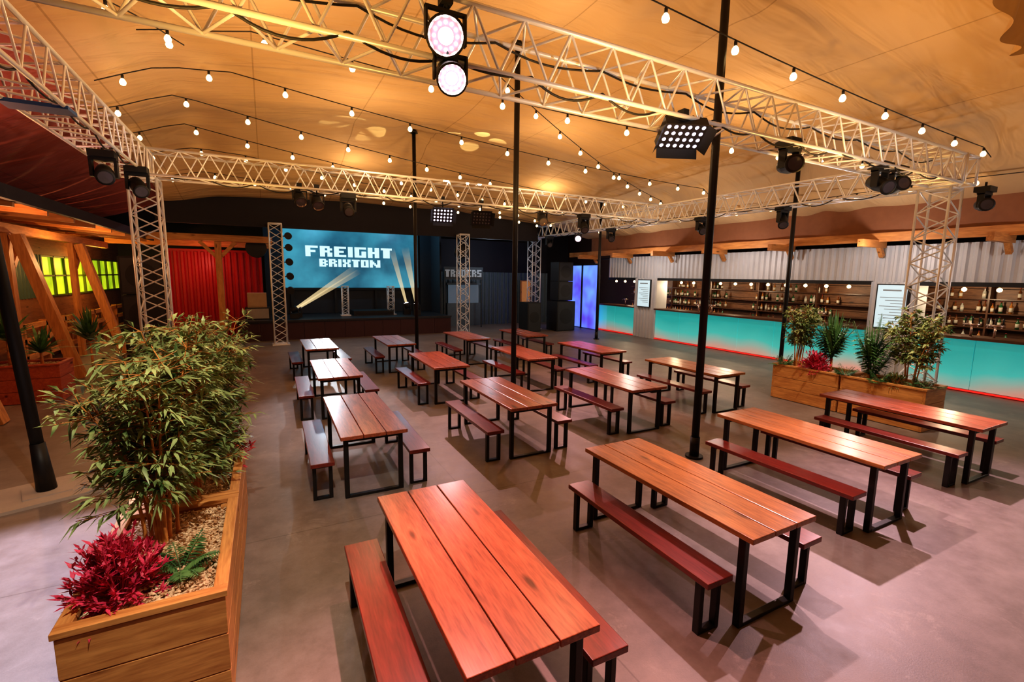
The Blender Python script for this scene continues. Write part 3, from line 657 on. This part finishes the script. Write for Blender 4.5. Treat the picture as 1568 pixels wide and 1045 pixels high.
mb=MB();corr(mb,'x',22.2,7.5,13.8,0,2.7,.25,.06);mb.box(7.5,22.25,2.7,13.8,22.5,4.3,1);mb.build('dark_shipping_container',[M_corrD,M_fascia])
mb=MB();mb.box(7.42,21.0,2.32,9.4,21.08,2.92,0);mb.box(7.42,21.02,0,7.48,21.06,2.32,0);mb.box(9.3,21.02,0,9.36,21.06,2.32,0);mb.build('traders_signboard',[plain('sign_backing',(.03,.04,.05),.6)])
mb=MB();mb.box(11.9,21.7,.0,12.5,21.8,2.3,0);mb.box(11.96,21.68,.05,12.44,21.7,2.25,1);mb.build('door_1',[M_timZ,plain('door_orange',(.45,.18,.05),.5,emis=(1,.4,.1),es=.2)])
mb=MB();mb.box(7.9,21.92,0,9.7,22.12,1.15,0);mb.box(8.0,22.0,1.15,9.6,22.1,2.05,1);mb.box(7.9,21.98,2.05,9.7,22.12,2.15,0);mb.build('kiosk_hatch',[M_corrD,plain('kiosk_interior',(.1,.07,.05),.7,emis=(.4,.6,.8),es=.12)])
mb=MB();corr(mb,'x',22.0,-3.3,-.1,0,3.3,.22,.07);mb.box(-3.3,22.0,3.3,-.05,22.2,3.4,0);mb.build('red_shipping_container',[M_corrR])
mb=MB();mb.box(-1.55,19.9,0,-1.35,20.1,3.6,0);mb.box(-5,19.9,3.62,.3,20.1,3.85,1);mb.beam((-1.45,20,3.0),(-.9,20,3.6),.12,.12,1);mb.beam((-1.45,20,3.0),(-2.0,20,3.6),.12,.12,1)
mb.box(-5,21.7,3.5,.3,21.85,3.7,1);mb.build('timber_frame',[M_timZ,M_timX])
M_grl=plain('speaker_grille',(.035,.035,.04),.5,.3)
def speaker(name,x0,x1,y0,y1,z0,z1,n):
    mb=MB();st=(z1-z0)/n
    for i in range(n):
        a=z0+i*st;mb.box(x0,y0,a+.01,x1,y1,a+st-.01,0);mb.box(x0+.04,y0-.015,a+.05,x1-.04,y0,a+st-.05,1)
        mb.tube(((x0+x1)/2,y0-.015,a+st/2),((x0+x1)/2,y0-.02,a+st/2),min(st,x1-x0)*.36,20,0)
    mb.build(name,[M_black,M_grl],bevel=.01)
speaker('pa_speaker_stack',11.95,12.75,18.2,18.9,1.42,3.2,2);speaker('subwoofer',10.4,11.1,18.3,19.1,0,1.35,1);speaker('subwoofer',11.85,12.85,18.1,19.0,0,1.4,1)
speaker('pa_speaker_stack',-3.2,-2.3,14.8,15.6,0,2.9,3)

# ------------------------------------------------------------------ left timber lean-to
M_roofT=wood('roof_timber',(.18,.06,.02),(.38,.15,.05),'X',.6,gs=.6)
mb=MB()
for i in range(40):
    y=6+i*.45;mb.face([(-9,y,4.15),(-9,y+.43,4.15),(-3.6,y+.43,3.72),(-3.6,y,3.72)],0)
mb.box(-3.6,6,3.62,-3.5,21.3,3.84,1)
for y in np.arange(6.6,21.3,1.4): mb.beam((-3.6,y,3.62),(-8.8,y,4.02),.09,.16,2)
mb.box(-5.0,6,3.3,-4.82,21.3,3.5,3)
mb.build('timber_lean_to_roof',[M_roofT,M_fascia,M_timX,M_timY])
for y in(14.2,18.1,10.3):
    mb=MB();mb.beam((-4.0,y+.15,0),(-4.75,y,3.28),.2,.24,0,up=(0,1,0));mb.build('timber_brace_post',[M_timZ])
    mb=MB();mb.box(-5.0,y-.1,0,-4.87,y+.1,3.3,0);mb.beam((-4.93,y+.1,2.6),(-4.93,y+.8,3.28),.12,.12,0);mb.build('timber_post',[M_timZ])
XL=-5.7
mb=MB();mb.box(XL-.1,4,0,XL,30.6,1.75,0);mb.box(XL-.1,4,2.95,XL,30.6,4.0,0);mb.build('wall_left',[wood('wall_timber',(.18,.06,.02),(.38,.15,.05),'Y',.6,gs=.6)])
m,nt,b=nodes('yellow_green_glazing');N=nt.nodes.new;Lk=nt.links.new
tc=N('ShaderNodeTexCoord');nz=N('ShaderNodeTexNoise');nz.inputs['Scale'].default_value=1.1;nz.inputs['Detail'].default_value=5;Lk(tc.outputs['Object'],nz.inputs['Vector'])
cr=N('ShaderNodeValToRGB');cr.color_ramp.elements[0].position=.35;cr.color_ramp.elements[0].color=(.22,.42,.01,1);cr.color_ramp.elements[1].position=.65;cr.color_ramp.elements[1].color=(.75,.85,.02,1);Lk(nz.outputs['Fac'],cr.inputs[0]);Lk(cr.outputs[0],b.inputs['Emission Color'])
b.inputs['Emission Strength'].default_value=.9;b.inputs['Base Color'].default_value=(.3,.4,.05,1)
mb=MB();mb.box(XL-.08,18.3,1.75,XL-.04,28,2.95,0)
for y in np.arange(18.3,28.1,.9): mb.box(XL-.04,y-.03,1.75,XL+.03,y+.03,2.95,1)
for z in(1.75,2.35,2.92): mb.box(XL-.04,18.3,z-.02,XL+.03,28,z+.03,1)
mb.build('window_1',[m,plain('window_frame_green',(.12,.16,.02),.5)])
mb=MB();corr(mb,'y',XL+.005,4,18.3,1.75,2.95,.2,.04,sgn=1);mb.build('corrugated_cladding',[plain('green_steel',(.06,.11,.06),.5)])
mb=MB()
for z in(.35,.75,1.1): mb.box(-5.2,15,z,-5.1,24,z+.12,0)
for y in np.arange(15,24,1.3): mb.box(-5.25,y,0,-5.1,y+.1,1.25,1)
mb.build('timber_balustrade',[M_timY,M_timZ])
mb=MB()
for p0_,w_ in(((-5.45,19,0),.3),((-5.45,21,0),.3)):
    x,y,z=p0_;mb.box(x-w_/2,y-w_,0,x+w_/2,y+w_,.9,0);mb.box(x-w_/2-.02,y-w_-.02,.9,x+w_/2+.02,y+w_+.02,.95,1)
mb.build('service_counter',[M_timZ,M_timY])

# ------------------------------------------------------------------ lights
def lamp(kind,name,loc,energy,col,target=None,ang=60,blend=.5,size=.04):
    d=bpy.data.lights.new(name,kind);d.energy=energy;d.color=col;d.shadow_soft_size=size
    if kind=='SPOT': d.spot_size=math.radians(ang);d.spot_blend=blend
    o=bpy.data.objects.new(name,d);COL.objects.link(o);o.location=loc
    if target is not None: o.rotation_euler=(Vector(target)-Vector(loc)).to_track_quat('-Z','Y').to_euler()
    return o
AM=(1,.53,.13)
for x,y,e in[(-.2,3.5,160),(3.4,3.5,170),(7.2,3.6,150),(10.3,4.0,80),(-.6,10.7,90),(2.7,10.6,95),(6.5,10.6,90),(9.8,10.6,70),(4.1,7.6,130),(8,7.6,120),(5,15.0,50),(1,15.2,48),(9,15.2,45),(.6,7.4,135),(5,.3,140),(0,.3,100),(9.5,-.6,90)]:
    lamp('SPOT','uplight_lamp',(x,y,3.5),e*.74,AM,(x,y,9),168,.8,.12)
for x,y in[(.2,7.2),(4.2,6.0),(8.6,6.6),(2,10.7),(6.8,10.6),(2.5,14.8),(9,14.5)]:
    lamp('POINT','festoon_lamp',(x,y,5.1),42,(1,.66,.36),size=.05)
lamp('SPOT','par_lamp',(1.45,3.75,4.05),860,(1,.46,.44),(.9,1.6,.5),66,.9)
lamp('SPOT','flood_lamp',(4.4,3.85,3.95),600,(1,.64,.68),(4.6,1.0,0),92,.9)
lamp('SPOT','flood_lamp',(8.6,3.8,3.9),1050,(1,.64,.72),(6.4,.6,0),88,.9)
lamp('SPOT','head_lamp',(-2.0,6.6,4.2),1500,(.84,.76,1),(-1.8,4.7,0),40,.6)
lamp('SPOT','flood_lamp',(4.0,11.1,3.8),480,(1,.58,.60),(3.8,7.8,0),80,.9)
lamp('SPOT','par_lamp',(.9,11.1,3.9),340,(1,.82,.86),(1.1,9.4,.7),56,.8)
lamp('SPOT','flood_lamp',(8.0,11.1,3.8),440,(1,.50,.5),(6.8,8.4,0),82,.9)
lamp('SPOT','added_table_glare_spot',(2.15,21.0,2.6),600,(.85,.93,1),(1.1,10.5,.75),16,.7)  # added spot above the stage, placed for glare on the far table tops
lamp('SPOT','head_lamp',(.2,1.2,5.4),600,(1,.90,.74),(-.9,4.2,1),60,.7)
lamp('SPOT','head_lamp',(8.6,3.8,3.9),260,(1,.86,.7),(10,5.0,1.0),75,.7)
lamp('SPOT','flood_lamp',(5,11.9,4.0),180,(1,.62,.6),(4.5,15,0),90,.9)
lamp('SPOT','added_truss_fill',(3,1.5,3.4),110,(1,.90,.82),(3.5,4.3,4.6),75,.8);lamp('SPOT','added_truss_fill',(7.2,1.8,3.4),110,(1,.90,.82),(8,4.3,4.6),75,.8);lamp('SPOT','added_truss_fill',(0.3,8.5,3.2),80,(1,.90,.82),(-1.6,10,4.6),80,.8)  # added neutral fill spots without fixtures, to whiten the trusses
for y in(1.5,5,8.5,11.5,14,17): lamp('POINT','bar_lamp',(XB+1.0,y,2.2),42,(1,.74,.46),size=.06)
for y in(2,6,10,14): lamp('POINT','bar_wash_lamp',(12.7,y,3.2),46,(1,.88,.82),size=.06)
lamp('POINT','stage_lamp',(2,21.3,4.5),60,(.25,.7,1));lamp('POINT','stage_lamp',(5.5,21.3,4.5),60,(.3,.75,1))
lamp('POINT','passage_lamp',(9.3,20,3.6),50,(.7,.85,1))
lamp('POINT','red_wash_lamp',(-2,20.8,2.9),30,(1,.20,.14))
lamp('POINT','lean_to_lamp',(-4.0,16,2.9),75,(1,.52,.20));lamp('POINT','lean_to_lamp',(-4,11.3,3.1),50,(1,.45,.2));lamp('POINT','lean_to_lamp',(-5.0,21,2.7),65,(1,.55,.12))
lamp('SPOT','added_side_canopy_fill',(-3.4,9,3.3),55,(1,.38,.28),(-3.8,8.5,6),165,.7,.08);lamp('SPOT','added_side_canopy_fill',(-3.4,5.5,3.3),45,(1,.38,.28),(-3.8,5.5,6),165,.7,.08)  # added reddish fill spots that brighten the side canopy
for i,(px,py) in enumerate([(2.2,12.6),(2.9,13.2),(4.7,12.4),(5.3,12.0),(5.9,12.4),(5.4,13.0)]):
    lamp('SPOT','gobo_lamp',(4.5+i*.05,11.0,4.5),380,(1,.90,.5),(px,py,6.1),11,.15,.01)

w=bpy.data.worlds.new('world');bpy.context.scene.world=w;w.use_nodes=True
bg=w.node_tree.nodes['Background'];bg.inputs[0].default_value=(.55,.38,.32,1);bg.inputs[1].default_value=.05
